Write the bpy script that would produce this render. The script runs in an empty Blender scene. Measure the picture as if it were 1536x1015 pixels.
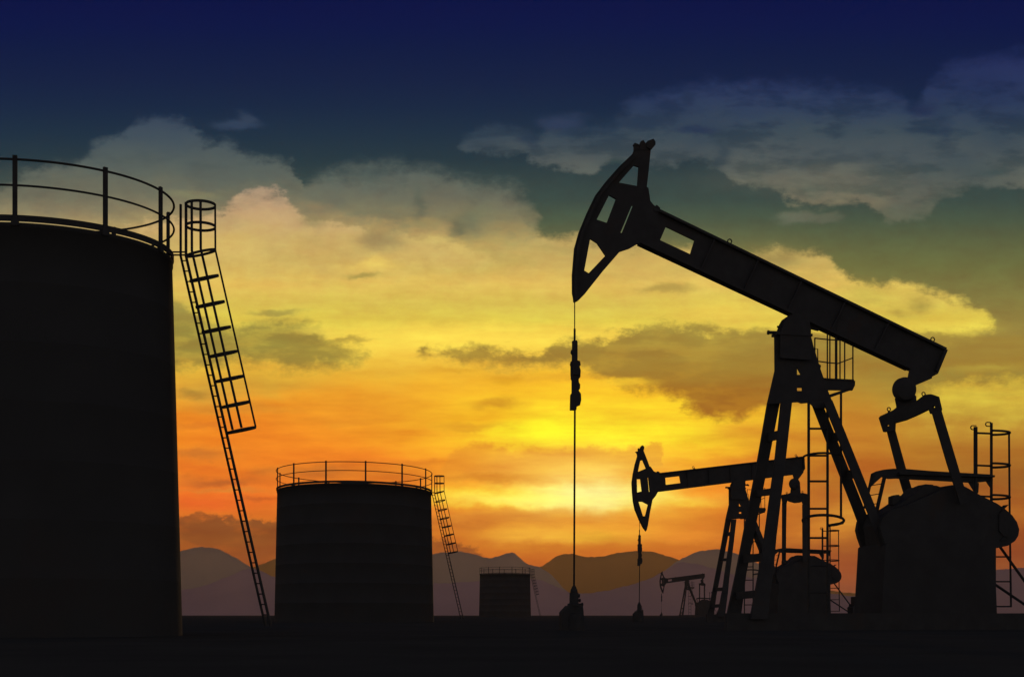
import bpy, bmesh, math, random
from mathutils import Vector, Matrix
from mathutils.geometry import tessellate_polygon
random.seed(4)
R = math.radians
SC = bpy.context.scene
COL = SC.collection

# ------------------------------------------------------------------ camera
EYE = 0.40          # metres above the ground
F = 2000.0          # focal length in pixels of the 1536 px wide photograph
CX, HY = 768.0, 922.0   # optical axis column, horizon row
cam_d = bpy.data.cameras.new('camera')
cam = bpy.data.objects.new('camera', cam_d)
COL.objects.link(cam)
cam.location = (0, 0, EYE)
cam.rotation_euler = (R(90), 0, 0)
cam_d.sensor_width = 36
cam_d.lens = F / 1536 * 36
cam_d.shift_y = (HY - 507.5) / 1536
cam_d.clip_start = 0.1
cam_d.clip_end = 60000
SC.camera = cam

SC.view_settings.view_transform = 'Standard'
SC.view_settings.look = 'None'
SC.view_settings.gamma = 1
SC.view_settings.exposure = 0
SC.render.film_transparent = False
SC.cycles.use_denoising = True
SC.cycles.max_bounces = 4
SC.cycles.volume_bounces = 0


def lin(c):
    o = []
    for v in c:
        v = v / 255
        o.append(v / 12.92 if v <= 0.04045 else ((v + 0.055) / 1.055) ** 2.4)
    return (o[0], o[1], o[2], 1.0)


# ------------------------------------------------------------------ node helpers
class NT:
    def __init__(self, tree):
        self.t = tree
        self.n = tree.nodes
        self.l = tree.links

    def put(self, sock, v):
        if isinstance(v, (int, float)):
            sock.default_value = v
        elif isinstance(v, tuple):
            sock.default_value = v
        else:
            self.l.new(v, sock)

    def m(self, op, a, b=0.0, c=0.0, clamp=False):
        nd = self.n.new('ShaderNodeMath')
        nd.operation = op
        nd.use_clamp = clamp
        self.put(nd.inputs[0], a)
        self.put(nd.inputs[1], b)
        self.put(nd.inputs[2], c)
        return nd.outputs[0]

    def maprange(self, v, a, b, c=0.0, d=1.0, smooth=True):
        nd = self.n.new('ShaderNodeMapRange')
        nd.interpolation_type = 'SMOOTHSTEP' if smooth else 'LINEAR'
        self.put(nd.inputs[0], v)
        for i, x in enumerate((a, b, c, d)):
            self.put(nd.inputs[i + 1], x)
        return nd.outputs[0]

    def mix(self, f, a, b, mode='MIX'):
        nd = self.n.new('ShaderNodeMix')
        nd.data_type = 'RGBA'
        nd.blend_type = mode
        nd.clamp_factor = True
        self.put(nd.inputs[0], f)
        self.put(nd.inputs[6], a)
        self.put(nd.inputs[7], b)
        return nd.outputs[2]

    def ramp(self, f, stops):
        nd = self.n.new('ShaderNodeValToRGB')
        cr = nd.color_ramp
        cr.interpolation = 'LINEAR'
        while len(cr.elements) > 1:
            cr.elements.remove(cr.elements[-1])
        cr.elements[0].position = stops[0][0]
        cr.elements[0].color = stops[0][1]
        for p, c in stops[1:]:
            e = cr.elements.new(p)
            e.color = c
        self.put(nd.inputs[0], f)
        return nd.outputs[0]

    def curve(self, f, pts):
        nd = self.n.new('ShaderNodeFloatCurve')
        cm = nd.mapping
        cm.use_clip = False
        c = cm.curves[0]
        pts = sorted(pts)
        while len(c.points) > 2:
            c.points.remove(c.points[1])
        c.points[0].location = pts[0]
        c.points[1].location = pts[-1]
        for p in pts[1:-1]:
            c.points.new(*p)
        for p in c.points:
            p.handle_type = 'AUTO_CLAMPED'
        cm.update()
        nd.inputs['Factor'].default_value = 1.0
        self.put(nd.inputs['Value'], f)
        return nd.outputs[0]

    def noise(self, vec, scale, detail=5, rough=0.55, lac=2.0, dist=0.0):
        nd = self.n.new('ShaderNodeTexNoise')
        nd.inputs['Scale'].default_value = scale
        nd.inputs['Detail'].default_value = detail
        nd.inputs['Roughness'].default_value = rough
        nd.inputs['Lacunarity'].default_value = lac
        nd.inputs['Distortion'].default_value = dist
        self.put(nd.inputs['Vector'], vec)
        return nd

    def comb(self, x, y, z=0.0):
        nd = self.n.new('ShaderNodeCombineXYZ')
        self.put(nd.inputs[0], x)
        self.put(nd.inputs[1], y)
        self.put(nd.inputs[2], z)
        return nd.outputs[0]

    def sep(self, v):
        nd = self.n.new('ShaderNodeSeparateXYZ')
        self.put(nd.inputs[0], v)
        return nd.outputs

# ------------------------------------------------------------------ sky
HTOP, HDENS = 178.0, 0.00009      # thickness of the haze layer (m), its density
# direction charted round due north (where the sun goes down):
# PX grows to the east, PY falls with elevation, 922 = horizon
world = bpy.data.worlds.new('World')
SC.world = world
world.use_nodes = True
wt = world.node_tree
wt.nodes.clear()
W = NT(wt)
tc = wt.nodes.new('ShaderNodeTexCoord')
dx, dy, dz = W.sep(tc.outputs['Generated'])[:3]
yy = W.m('MAXIMUM', dy, 0.30)
PX0 = W.m('MULTIPLY_ADD', W.m('DIVIDE', dx, yy), F, CX)
PY0 = W.m('MULTIPLY_ADD', W.m('DIVIDE', dz, yy), -F, HY)
# ragged cloud outlines: the chart is bent by fractal noise
nv = W.comb(W.m('MULTIPLY', PX0, 0.0011), W.m('MULTIPLY', PY0, 0.0021))
n1 = W.noise(nv, 15.0, 7, 0.62)
s1 = W.sep(n1.outputs['Color'])
n2 = W.noise(nv, 3.1, 3, 0.5)
s2 = W.sep(n2.outputs['Color'])
n3 = W.noise(W.comb(W.m('MULTIPLY', PX0, 0.0013), W.m('MULTIPLY', PY0, 0.0020), 3.7), 22.0, 7, 0.66)
PUFF = W.m('MULTIPLY', W.m('SUBTRACT', n3.outputs['Fac'], 0.5), 1.0)
WX = W.m('MULTIPLY_ADD', W.m('SUBTRACT', s1[0], 0.5), 46.0, PX0)
WY = W.m('MULTIPLY_ADD', W.m('SUBTRACT', s1[1], 0.5), 34.0, PY0)
n4 = W.noise(W.comb(W.m('MULTIPLY', PX0, 0.0010), W.m('MULTIPLY', PY0, 0.0030), 9.1), 13.0, 6, 0.6)
HOLES = n4.outputs['Fac']
UX = W.m('MULTIPLY', WX, 1 / 1536, clamp=True)


def yramp(src, stops):
    return W.ramp(W.m('MULTIPLY', src, 1 / 1000, clamp=True), [(y / 1000, lin(c)) for y, c in stops])


def band(col, top, bot, ft, fb, color, amount=1.0, sx=None, puff=55.0, thin=0.25):
    """a cloud layer between two edge curves; ft, fb = feather of its edges"""
    t = W.m('MULTIPLY', W.curve(UX, [(x / 1536, y / 1000) for x, y in top]), 1000.0)
    b = W.m('MULTIPLY', W.curve(UX, [(x / 1536, y / 1000) for x, y in bot]), 1000.0)
    mt = W.maprange(W.m('MULTIPLY_ADD', PUFF, puff, W.m('SUBTRACT', WY, t)), -ft, ft)
    mb = W.maprange(W.m('MULTIPLY_ADD', PUFF, puff, W.m('SUBTRACT', b, WY)), -fb, fb)
    k = W.m('MULTIPLY', W.m('MULTIPLY', mt, mb), amount)
    k = W.m('MULTIPLY', k, W.maprange(HOLES, 0.36, 0.56, 1.0 - thin, 1.0))
    if sx is not None:
        k = W.m('MULTIPLY', k, sx)
    return W.mix(k, col, color)


def spot(col, cx, cy, rx, ry, color, amount, wx=WX, wy=WY, p=1.0):
    a = W.m('POWER', W.m('ABSOLUTE', W.m('MULTIPLY', W.m('SUBTRACT', wx, cx), 1 / rx)), 2)
    b = W.m('POWER', W.m('ABSOLUTE', W.m('MULTIPLY', W.m('SUBTRACT', wy, cy), 1 / ry)), 2)
    d = W.m('ADD', a, b)
    if p != 1.0:
        d = W.m('POWER', d, p)
    k = W.m('MULTIPLY', W.m('EXPONENT', W.m('MULTIPLY', d, -1.0)), amount)
    return W.mix(k, col, lin(color))


# clear-sky gradients: sunset side left/centre, and to the right of it
BGL = [(0, (0, 16, 67)), (40, (0, 20, 68)), (75, (3, 25, 66)), (120, (10, 31, 66)), (160, (15, 38, 66)),
       (200, (24, 47, 66)), (240, (34, 55, 64)), (270, (48, 66, 66)), (300, (56, 74, 68)),
       (330, (74, 88, 68)), (360, (100, 104, 68)), (400, (150, 140, 70)), (450, (215, 190, 85)),
       (500, (222, 196, 75)), (540, (212, 172, 62)), (575, (218, 160, 46)), (610, (232, 145, 34)),
       (660, (242, 140, 30)), (700, (235, 125, 32)), (740, (236, 112, 32)), (775, (212, 108, 30)),
       (800, (200, 105, 26)), (840, (188, 95, 20)), (880, (150, 75, 22)), (922, (120, 60, 26))]
BGR = [(0, (0, 16, 67)), (40, (0, 20, 68)), (75, (3, 25, 66)), (120, (10, 31, 66)), (160, (15, 38, 66)),
       (200, (24, 47, 66)), (240, (34, 55, 64)), (270, (48, 66, 66)), (300, (56, 74, 68)),
       (330, (70, 84, 66)), (360, (88, 96, 64)), (400, (106, 108, 62)), (440, (124, 116, 62)),
       (480, (142, 126, 62)), (520, (156, 134, 62)), (560, (152, 132, 56)), (600, (165, 135, 50)),
       (640, (182, 132, 46)), (680, (170, 112, 36)), (720, (150, 92, 32)), (770, (165, 92, 28)),
       (800, (142, 68, 22)), (850, (130, 62, 24)), (922, (100, 48, 30))]
side = W.maprange(WX, 960.0, 1330.0)
sky = W.mix(side, yramp(PY0, BGL), yramp(PY0, BGR))

# --- upper right cloud bank
CLD = [(80, (34, 46, 92)), (130, (38, 54, 92)), (170, (46, 64, 88)), (200, (60, 76, 86)), (230, (76, 86, 88)),
       (260, (92, 98, 92)), (285, (108, 108, 92)), (305, (124, 116, 92)), (330, (112, 108, 84))]
cc = yramp(WY, CLD)
cc = W.mix(W.maprange(s2[2], 0.42, 0.62), cc, yramp(WY, [(80, (26, 40, 84)), (150, (32, 50, 84)), (200, (48, 66, 82)),
                                                         (250, (70, 82, 84)), (300, (96, 98, 86)), (330, (90, 96, 78))]))
sky = band(sky,
           [(0, 400), (660, 400), (690, 224), (725, 196), (770, 190), (800, 206), (830, 190), (895, 200), (935, 168), (960, 150), (1000, 138), (1060, 128),
            (1150, 128), (1240, 132), (1345, 140), (1372, 160), (1395, 122), (1430, 100), (1500, 82), (1536, 78)],
           [(0, 200), (660, 205), (690, 226), (740, 231), (785, 234), (810, 250), (850, 254), (885, 262), (905, 246), (950, 244),
            (1010, 250), (1050, 243), (1080, 248), (1098, 272), (1150, 280), (1185, 298), (1230, 308), (1290, 308),
            (1340, 326), (1385, 326), (1410, 302), (1440, 288), (1475, 272), (1536, 282)],
           17, 8, cc, 0.95, thin=0.55)
sky = spot(sky, 1195, 325, 34, 11, (100, 104, 86), 0.9, p=2.0)
sky = spot(sky, 1235, 326, 26, 6, (96, 100, 82), 0.7, p=2.0)
sky = spot(sky, 1050, 194, 34, 7, (28, 46, 76), 0.7, p=1.5)
sky = spot(sky, 790, 206, 16, 12, (32, 52, 72), 0.75, p=1.5)
sky = spot(sky, 845, 182, 34, 12, (44, 60, 88), 0.8, p=1.5)
sky = spot(sky, 858, 196, 26, 7, (34, 54, 74), 0.7, p=1.5)
sky = spot(sky, 1034, 148, 12, 12, (28, 46, 74), 0.8, p=1.5)
sky = spot(sky, 960, 182, 50, 6, (34, 54, 76), 0.6, p=1.5)
sky = spot(sky, 1085, 225, 10, 26, (44, 62, 74), 0.7)
sky = spot(sky, 930, 244, 24, 5, (46, 66, 68), 0.8, p=1.5)
sky = spot(sky, 355, 188, 34, 7, (48, 66, 90), 0.8, p=1.5)
sky = spot(sky, 368, 178, 12, 8, (52, 68, 90), 0.7, p=1.5)
sky = spot(sky, 150, 222, 14, 8, (52, 70, 82), 0.7, p=1.5)
sky = spot(sky, 1300, 230, 120, 16, (66, 80, 88), 0.5)
sky = spot(sky, 1220, 270, 120, 18, (104, 104, 90), 0.5)
sky = spot(sky, 1385, 165, 22, 10, (26, 42, 74), 0.8)
sky = spot(sky, 1390, 195, 34, 6, (34, 54, 74), 0.8)
sky = spot(sky, 1420, 185, 10, 26, (34, 54, 78), 0.5)
sky = spot(sky, 900, 196, 26, 6, (38, 58, 80), 0.5)
sky = spot(sky, 1486, 258, 26, 8, (56, 76, 78), 0.6)

# --- left / middle cloud mass, dark blue-grey above, cream and yellow below
LIT = [(170, (50, 66, 88)), (200, (62, 78, 90)), (235, (78, 90, 90)), (265, (90, 98, 90)), (290, (108, 108, 90)),
       (315, (140, 128, 96)), (340, (178, 154, 100)), (365, (188, 162, 96)), (395, (204, 174, 94)), (425, (226, 190, 92)),
       (455, (216, 190, 82)), (480, (222, 198, 76)), (505, (250, 220, 82)), (530, (246, 208, 74)), (560, (228, 178, 56)), (600, (240, 160, 40))]
lit = yramp(WY, LIT)
topC = [(0, 284), (30, 270), (67, 250), (110, 244), (143, 222), (177, 203), (207, 184), (253, 178), (290, 187), (308, 212),
        (350, 217), (372, 235), (407, 240), (440, 254), (452, 286), (470, 278), (500, 272), (560, 284), (605, 282), (622, 260),
        (650, 268), (690, 277), (705, 296), (745, 300), (768, 303), (780, 318), (800, 350), (870, 358), (950, 364), (1020, 372),
        (1090, 378), (1180, 376), (1240, 384), (1262, 408), (1300, 428), (1335, 424), (1400, 440), (1440, 452), (1475, 474), (1500, 500), (1536, 560)]
botC = [(0, 600), (900, 600), (1000, 560), (1120, 506), (1180, 500), (1300, 503), (1430, 504), (1490, 500), (1510, 480), (1536, 440)]
sky = band(sky, topC, botC, 11, 11, lit, 1.0, thin=0.16)
# grey shoulder over the middle (thick, unlit part of the bank)
grey = yramp(WY, [(260, (88, 98, 92)), (300, (104, 106, 90)), (340, (128, 122, 88)), (370, (168, 150, 92)), (400, (190, 166, 92))])
sky = band(sky, [(0, 320), (430, 300), (480, 268), (620, 250), (700, 270), (780, 290), (840, 400), (1536, 900)],
           [(0, 100), (400, 240), (450, 296), (500, 318), (545, 330), (600, 345), (650, 338), (700, 362), (760, 362), (800, 350), (860, 300), (1536, 100)],
           20, 16, grey, 0.9, thin=0.3)
# pink-cream cloud heads
pink = yramp(WY, [(285, (168, 142, 118)), (305, (196, 160, 122)), (330, (206, 172, 118)), (360, (204, 174, 104)), (400, (214, 182, 98))])
sky = band(sky, [(0, 400), (255, 330), (330, 316), (350, 302), (375, 293), (405, 290), (432, 300), (452, 318), (520, 336), (560, 350), (640, 362), (760, 400), (1536, 900)],
           [(0, 300), (255, 380), (400, 400), (600, 400), (760, 380), (1536, 100)], 7, 26, pink, 0.85)
sky = spot(sky, 290, 291, 40, 8, (132, 130, 96), 0.7, p=1.5)
sky = spot(sky, 120, 290, 120, 30, (108, 108, 90), 0.55)
sky = spot(sky, 470, 330, 24, 12, (132, 124, 84), 0.6)
sky = spot(sky, 572, 362, 34, 16, (150, 132, 88), 0.8, p=1.5)
sky = spot(sky, 648, 362, 30, 7, (208, 182, 106), 0.9, p=1.5)
sky = spot(sky, 638, 338, 26, 10, (150, 138, 92), 0.8, p=1.5)
sky = spot(sky, 560, 398, 46, 10, (236, 204, 100), 0.8)
sky = spot(sky, 545, 414, 28, 5, (162, 146, 74), 0.8, p=1.5)
sky = spot(sky, 486, 398, 14, 14, (200, 166, 92), 0.6)
sky = spot(sky, 628, 308, 8, 22, (74, 88, 78), 0.5)
sky = spot(sky, 712, 330, 18, 22, (112, 114, 88), 0.9)
sky = spot(sky, 690, 346, 12, 12, (80, 92, 76), 0.6)
sky = spot(sky, 330, 428, 70, 14, (232, 196, 92), 0.5)
sky = spot(sky, 330, 372, 70, 18, (220, 186, 104), 0.5)
sky = spot(sky, 720, 508, 110, 16, (255, 226, 84), 0.95)
sky = spot(sky, 540, 530, 26, 10, (246, 214, 78), 0.8)
sky = spot(sky, 1040, 520, 90, 22, (226, 190, 76), 0.2)
sky = spot(sky, 970, 400, 60, 20, (214, 178, 92), 0.6)
sky = spot(sky, 1000, 433, 40, 8, (172, 146, 72), 0.8, p=1.5)
sky = spot(sky, 1090, 468, 90, 18, (238, 208, 84), 0.8)
sky = spot(sky, 1165, 390, 40, 18, (150, 132, 76), 0.8)
sky = spot(sky, 1310, 440, 44, 14, (196, 174, 76), 0.6)
sky = spot(sky, 1400, 492, 70, 12, (226, 200, 78), 0.9)
sky = spot(sky, 1380, 455, 18, 12, (164, 144, 66), 0.8)
sky = spot(sky, 1345, 470, 14, 8, (168, 146, 66), 0.6)

# --- olive shadow clouds
olive = yramp(WY, [(440, (164, 146, 72)), (500, (144, 128, 58)), (540, (146, 128, 56)), (570, (176, 136, 46))])
sky = band(sky, [(0, 440), (255, 446), (285, 462), (330, 488), (375, 486), (410, 482), (440, 486), (480, 498), (520, 520), (548, 528), (580, 560), (1536, 900)],
           [(0, 560), (255, 556), (330, 548), (400, 545), (440, 552), (520, 542), (548, 532), (580, 500), (1536, 100)], 14, 14, olive, 0.97, thin=0.22)
sky = spot(sky, 415, 468, 36, 5, (156, 140, 68), 0.8, p=1.5)
sky = spot(sky, 520, 508, 40, 4, (160, 140, 60), 0.7, p=1.5)
sky = spot(sky, 470, 496, 30, 5, (232, 206, 82), 0.6)
sky = spot(sky, 320, 590, 60, 22, (190, 160, 66), 0.6)
sky = spot(sky, 290, 590, 26, 7, (140, 118, 50), 0.7)
sky = spot(sky, 760, 568, 26, 9, (176, 118, 34), 0.85, p=1.5)
sky = spot(sky, 690, 556, 34, 5, (196, 140, 44), 0.7)

# --- the glow round the sun
sky = spot(sky, 860, 655, 320, 95, (252, 176, 36), 0.9)
sky = spot(sky, 850, 590, 170, 34, (253, 200, 40), 0.8)
sky = spot(sky, 905, 640, 250, 40, (255, 230, 42), 0.97)
sky = spot(sky, 812, 645, 70, 20, (255, 252, 40), 0.95)
sky = spot(sky, 945, 650, 120, 14, (255, 240, 40), 0.9)
sky = spot(sky, 745, 605, 40, 8, (206, 146, 34), 0.8, p=1.3)
sky = spot(sky, 735, 628, 70, 12, (240, 170, 30), 0.7)
sky = spot(sky, 1010, 655, 95, 17, (255, 228, 42), 0.9)
sky = spot(sky, 985, 622, 85, 16, (255, 216, 42), 0.8)
sky = spot(sky, 1110, 645, 60, 16, (236, 170, 44), 0.7)
sky = spot(sky, 1180, 655, 90, 22, (206, 128, 36), 0.7)
sky = spot(sky, 1065, 672, 60, 9, (238, 170, 34), 0.6)
dk = yramp(WY, [(490, (158, 136, 60)), (530, (156, 126, 52)), (560, (158, 122, 46)), (590, (156, 104, 34)), (630, (164, 104, 34))])
sky = band(sky, [(0, 900), (580, 620), (640, 522), (700, 521), (760, 528), (815, 526), (842, 510), (885, 512), (925, 506), (965, 492),
                 (1000, 486), (1050, 490), (1110, 497), (1220, 497), (1400, 502), (1536, 500)],
           [(0, 100), (580, 480), (640, 533), (700, 538), (760, 549), (815, 550), (850, 545), (885, 556), (930, 580), (980, 592),
            (1020, 604), (1060, 618), (1100, 626), (1150, 610), (1210, 590), (1290, 560), (1536, 560)],
           9, 14, dk, 0.97, thin=0.14)
sky = band(sky, [(0, 900), (620, 760), (668, 694), (690, 672), (715, 662), (760, 670), (800, 676), (880, 674), (930, 674), (985, 668), (1010, 720), (1536, 900)],
           [(0, 500), (620, 700), (660, 718), (720, 728), (780, 726), (830, 716), (900, 722), (960, 716), (1010, 690), (1536, 500)],
           7, 9, lin((228, 152, 40)), 0.85)
sky = spot(sky, 850, 700, 110, 26, (246, 186, 76), 0.8, PX0, PY0)
sky = spot(sky, 760, 746, 125, 13, (255, 224, 46), 0.97)
sky = spot(sky, 930, 746, 90, 24, (255, 226, 62), 0.92)
sky = spot(sky, 860, 732, 80, 7, (255, 240, 90), 0.95)
sky = spot(sky, 880, 750, 90, 11, (255, 248, 110), 0.97)
sky = spot(sky, 882, 744, 62, 17, (255, 250, 170), 0.85)
sky = spot(sky, 900, 732, 40, 22, (255, 240, 150), 0.4, PX0, PY0)
sky = spot(sky, 805, 750, 90, 7, (255, 236, 110), 0.8)
sky = spot(sky, 890, 728, 120, 50, (255, 222, 84), 0.35, PX0, PY0)
sky = spot(sky, 1010, 752, 60, 6, (246, 196, 50), 0.6)
sky = spot(sky, 790, 775, 110, 12, (224, 166, 60), 0.6)
sky = spot(sky, 820, 802, 90, 16, (246, 186, 58), 0.8)
sky = spot(sky, 940, 790, 90, 22, (244, 170, 48), 0.6)
sky = spot(sky, 690, 785, 60, 10, (196, 112, 32), 0.8)
sky = spot(sky, 905, 806, 50, 8, (206, 150, 34), 0.6)
sky = spot(sky, 870, 745, 150, 8, (255, 244, 96), 0.8)
sky = spot(sky, 890, 740, 70, 20, (255, 250, 150), 0.75)
sky = spot(sky, 888, 716, 60, 12, (252, 206, 96), 0.5)
for q in ((730, 716, 60, 7, (206, 124, 32), .6), (1000, 712, 70, 7, (240, 150, 34), .6), (1075, 735, 50, 12, (244, 146, 36), .7), (1130, 690, 60, 9, (214, 116, 34), .7),
          (700, 640, 60, 6, (214, 142, 34), .6), (850, 566, 50, 5, (226, 168, 44), .5), (940, 575, 40, 7, (252, 204, 50), .7), (725, 776, 60, 6, (214, 132, 40), .7),
          (860, 822, 120, 7, (200, 118, 26), .6), (1030, 800, 60, 12, (226, 132, 38), .6), (640, 765, 30, 7, (232, 128, 40), .6)):
    sky = spot(sky, *q[:4], q[4], q[5], p=1.3)
# --- orange streaks on the left
sky = spot(sky, 560, 610, 120, 30, (226, 150, 40), 0.5)
sky = spot(sky, 400, 575, 80, 14, (202, 158, 54), 0.7)
sky = spot(sky, 400, 650, 190, 46, (238, 130, 32), 0.65)
sky = spot(sky, 470, 690, 200, 26, (238, 126, 30), 0.75)
for q in ((350, 612, 90, 7, (206, 138, 44), .5), (520, 630, 90, 8, (222, 136, 34), .5), (300, 640, 60, 5, (214, 116, 36), .5), (620, 650, 80, 7, (236, 150, 34), .5), (300, 700, 40, 5, (226, 110, 32), .6), (600, 692, 70, 6, (206, 116, 32), .6)):
    sky = spot(sky, *q[:4], q[4], q[5], p=1.3)
sky = spot(sky, 300, 680, 50, 10, (182, 98, 38), 0.7)
sky = spot(sky, 330, 722, 60, 8, (168, 88, 38), 0.75)
sky = spot(sky, 395, 708, 30, 7, (190, 104, 36), 0.6)
sky = spot(sky, 340, 735, 60, 4, (214, 128, 46), 0.8)
sky = spot(sky, 300, 755, 70, 11, (232, 100, 34), 0.8)
sky = spot(sky, 385, 748, 30, 4, (180, 84, 32), 0.6)
sky = spot(sky, 480, 706, 60, 12, (178, 96, 34), 0.75)
sky = spot(sky, 590, 712, 60, 16, (196, 98, 28), 0.7)
sky = spot(sky, 560, 686, 60, 8, (244, 134, 34), 0.6)
brown = yramp(WY, [(765, (128, 70, 34)), (800, (126, 66, 24)), (850, (138, 68, 20)), (900, (110, 54, 26))])
sky = band(sky, [(0, 774), (260, 775), (330, 772), (400, 780), (470, 784), (560, 790), (640, 800), (720, 830), (800, 900), (1536, 1000)],
           [(0, 1000), (1536, 1000)], 5, 5, brown, 0.95)
# --- right hand side
sky = band(sky, [(0, 1000), (1250, 760), (1300, 640), (1370, 596), (1410, 578), (1460, 570), (1536, 568)],
           [(0, 500), (1250, 560), (1300, 600), (1400, 624), (1536, 622)], 12, 34, lin((214, 184, 62)), 0.95)
sky = spot(sky, 1480, 552, 60, 6, (180, 156, 60), 0.7)
sky = spot(sky, 1280, 650, 70, 60, (190, 116, 36), 0.7)
sky = spot(sky, 1300, 700, 80, 24, (176, 92, 26), 0.8)
sky = spot(sky, 1270, 775, 50, 34, (206, 138, 44), 0.9)
sky = spot(sky, 1350, 745, 50, 14, (186, 128, 50), 0.7)
sky = spot(sky, 1215, 800, 60, 18, (216, 130, 36), 0.5)
sky = spot(sky, 1235, 850, 70, 28, (146, 66, 24), 0.8)
sky = spot(sky, 1240, 745, 34, 10, (176, 96, 30), 0.6)

# thin streaks everywhere below the blue
nst = W.noise(W.comb(W.m('MULTIPLY', PX0, 0.0010), W.m('MULTIPLY', PY0, 0.0056)), 7.0, 6, 0.6)
amp = W.maprange(PY0, 540.0, 640.0, 0.55, 0.95)
k = W.m('MULTIPLY_ADD', W.m('SUBTRACT', nst.outputs['Fac'], 0.52), amp, 1.0)
low = W.maprange(PY0, 230.0, 520.0)
k = W.m('ADD', 1.0, W.m('MULTIPLY', W.m('SUBTRACT', k, 1.0), low))
mo_ = W.m('MULTIPLY', W.maprange(PY0, 190.0, 300.0), W.maprange(PY0, 560.0, 440.0))
k = W.m('MULTIPLY', k, W.m('MULTIPLY_ADD', W.m('MULTIPLY', PUFF, mo_), 0.4, 1.0))
kc = W.comb(W.m('MULTIPLY_ADD', W.m('SUBTRACT', k, 1.0), 0.5, 1.0), W.m('MULTIPLY_ADD', W.m('SUBTRACT', k, 1.0), 1.15, 1.0), k)
sky = W.mix(1.0, sky, kc, 'MULTIPLY')

# dusk on the other side of the sky, and overhead
el = W.m('DIVIDE', dz, W.m('SQRT', W.m('ADD', W.m('POWER', dx, 2), W.m('POWER', dy, 2))))
dusk = W.ramp(W.m('MULTIPLY_ADD', el, 0.5, 0.1, clamp=True),
              [(0.0, lin((110, 104, 100))), (0.1, lin((158, 142, 136))), (0.2, lin((134, 126, 124))), (0.45, lin((62, 68, 84))), (1.0, lin((15, 20, 64)))])
fr = W.maprange(dy, 0.45, 0.82)
full = W.mix(fr, dusk, sky)
# the sky shines on the top of the haze: what is lost in the layer near the horizon
path = W.m('MINIMUM', W.m('DIVIDE', HTOP, W.m('MAXIMUM', dz, 0.001)), 8000.0)
gain = W.m('EXPONENT', W.m('MULTIPLY', path, HDENS))
full = W.mix(1.0, full, W.comb(gain, gain, gain), 'MULTIPLY')
lp = wt.nodes.new('ShaderNodeBackground')
W.put(lp.inputs['Color'], full)
lp.inputs['Strength'].default_value = 1.0
wo = wt.nodes.new('ShaderNodeOutputWorld')
wt.links.new(lp.outputs[0], wo.inputs['Surface'])
world.cycles.sampling_method = 'MANUAL'
world.cycles.sample_map_resolution = 1024

# ------------------------------------------------------------------ sun, low behind the wells
SAZ, SEL = math.atan2(903 - CX, F), math.atan2(HY - 741, F)
sd = Vector((math.sin(SAZ) * math.cos(SEL), math.cos(SAZ) * math.cos(SEL), math.sin(SEL)))
sun_d = bpy.data.lights.new('sun', 'SUN')
sun_d.energy = 0.35
sun_d.angle = R(0.5)
sun_d.color = (1.0, 0.55, 0.2)
sun = bpy.data.objects.new('sun', sun_d)
sun.rotation_euler = (-sd).to_track_quat('-Z', 'Y').to_euler()
sun.location = sd * 100
COL.objects.link(sun)


# ------------------------------------------------------------------ materials
def material(name, base, var=0.25, scale=3.0, rough=0.85, spec=0.12, bump=0.0, stain=None):
    m = bpy.data.materials.new(name)
    m.use_nodes = True
    t = NT(m.node_tree)
    b = m.node_tree.nodes['Principled BSDF']
    c = m.node_tree.nodes.new('ShaderNodeTexCoord')
    n = t.noise(c.outputs['Object'], scale, 6, 0.6)
    lo = tuple(v * (1 - var) for v in base) + (1,)
    hi = tuple(v * (1 + var) for v in base) + (1,)
    col = t.ramp(n.outputs['Fac'], [(0.3, lo), (0.7, hi)])
    if stain:
        n3 = t.noise(c.outputs['Object'], scale * 0.4, 5, 0.65)
        col = t.mix(t.maprange(n3.outputs['Fac'], 0.55, 0.68), col, stain + (1,))
    t.put(b.inputs['Base Color'], col)
    b.inputs['Roughness'].default_value = rough
    b.inputs['Specular IOR Level'].default_value = spec
    if bump:
        bn = m.node_tree.nodes.new('ShaderNodeBump')
        bn.inputs['Strength'].default_value = bump
        bn.inputs['Distance'].default_value = 0.02
        t.put(bn.inputs['Height'], n.outputs['Fac'])
        t.l.new(bn.outputs[0], b.inputs['Normal'])
    return m


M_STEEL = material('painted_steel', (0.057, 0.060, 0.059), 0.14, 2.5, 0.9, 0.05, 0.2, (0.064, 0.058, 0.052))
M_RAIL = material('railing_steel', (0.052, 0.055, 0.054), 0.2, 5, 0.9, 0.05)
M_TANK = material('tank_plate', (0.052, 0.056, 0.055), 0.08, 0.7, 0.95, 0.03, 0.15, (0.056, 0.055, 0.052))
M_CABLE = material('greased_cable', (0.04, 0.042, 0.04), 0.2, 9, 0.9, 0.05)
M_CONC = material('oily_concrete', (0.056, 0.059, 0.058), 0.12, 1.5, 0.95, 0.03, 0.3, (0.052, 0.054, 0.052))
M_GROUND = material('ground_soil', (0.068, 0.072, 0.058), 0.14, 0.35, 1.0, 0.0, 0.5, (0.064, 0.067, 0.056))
M_HILL1 = material('plum_haze_hill', (0.70, 0.44, 0.36), 0.08, 0.004, 1.0, 0.0)  # most of the near range's plum haze is put into this base colour
M_HILL2 = material('brown_haze_hill', (0.72, 0.52, 0.30), 0.10, 0.003, 1.0, 0.0)  # brownish haze of the middle range, carried by its base colour
M_HILL3 = material('orange_haze_hill', (0.94, 0.42, 0.06), 0.08, 0.003, 1.0, 0.0)  # orange sunset haze painted into the far range's base colour


# ------------------------------------------------------------------ mesh helpers
def link(name, me, mat, parent=None, origin=None):
    o = bpy.data.objects.new(name, me)
    COL.objects.link(o)
    if mat:
        if not me.materials:
            me.materials.append(mat)
    if parent:
        o.parent = parent
    if origin is not None:
        o.location = origin
    return o


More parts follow.
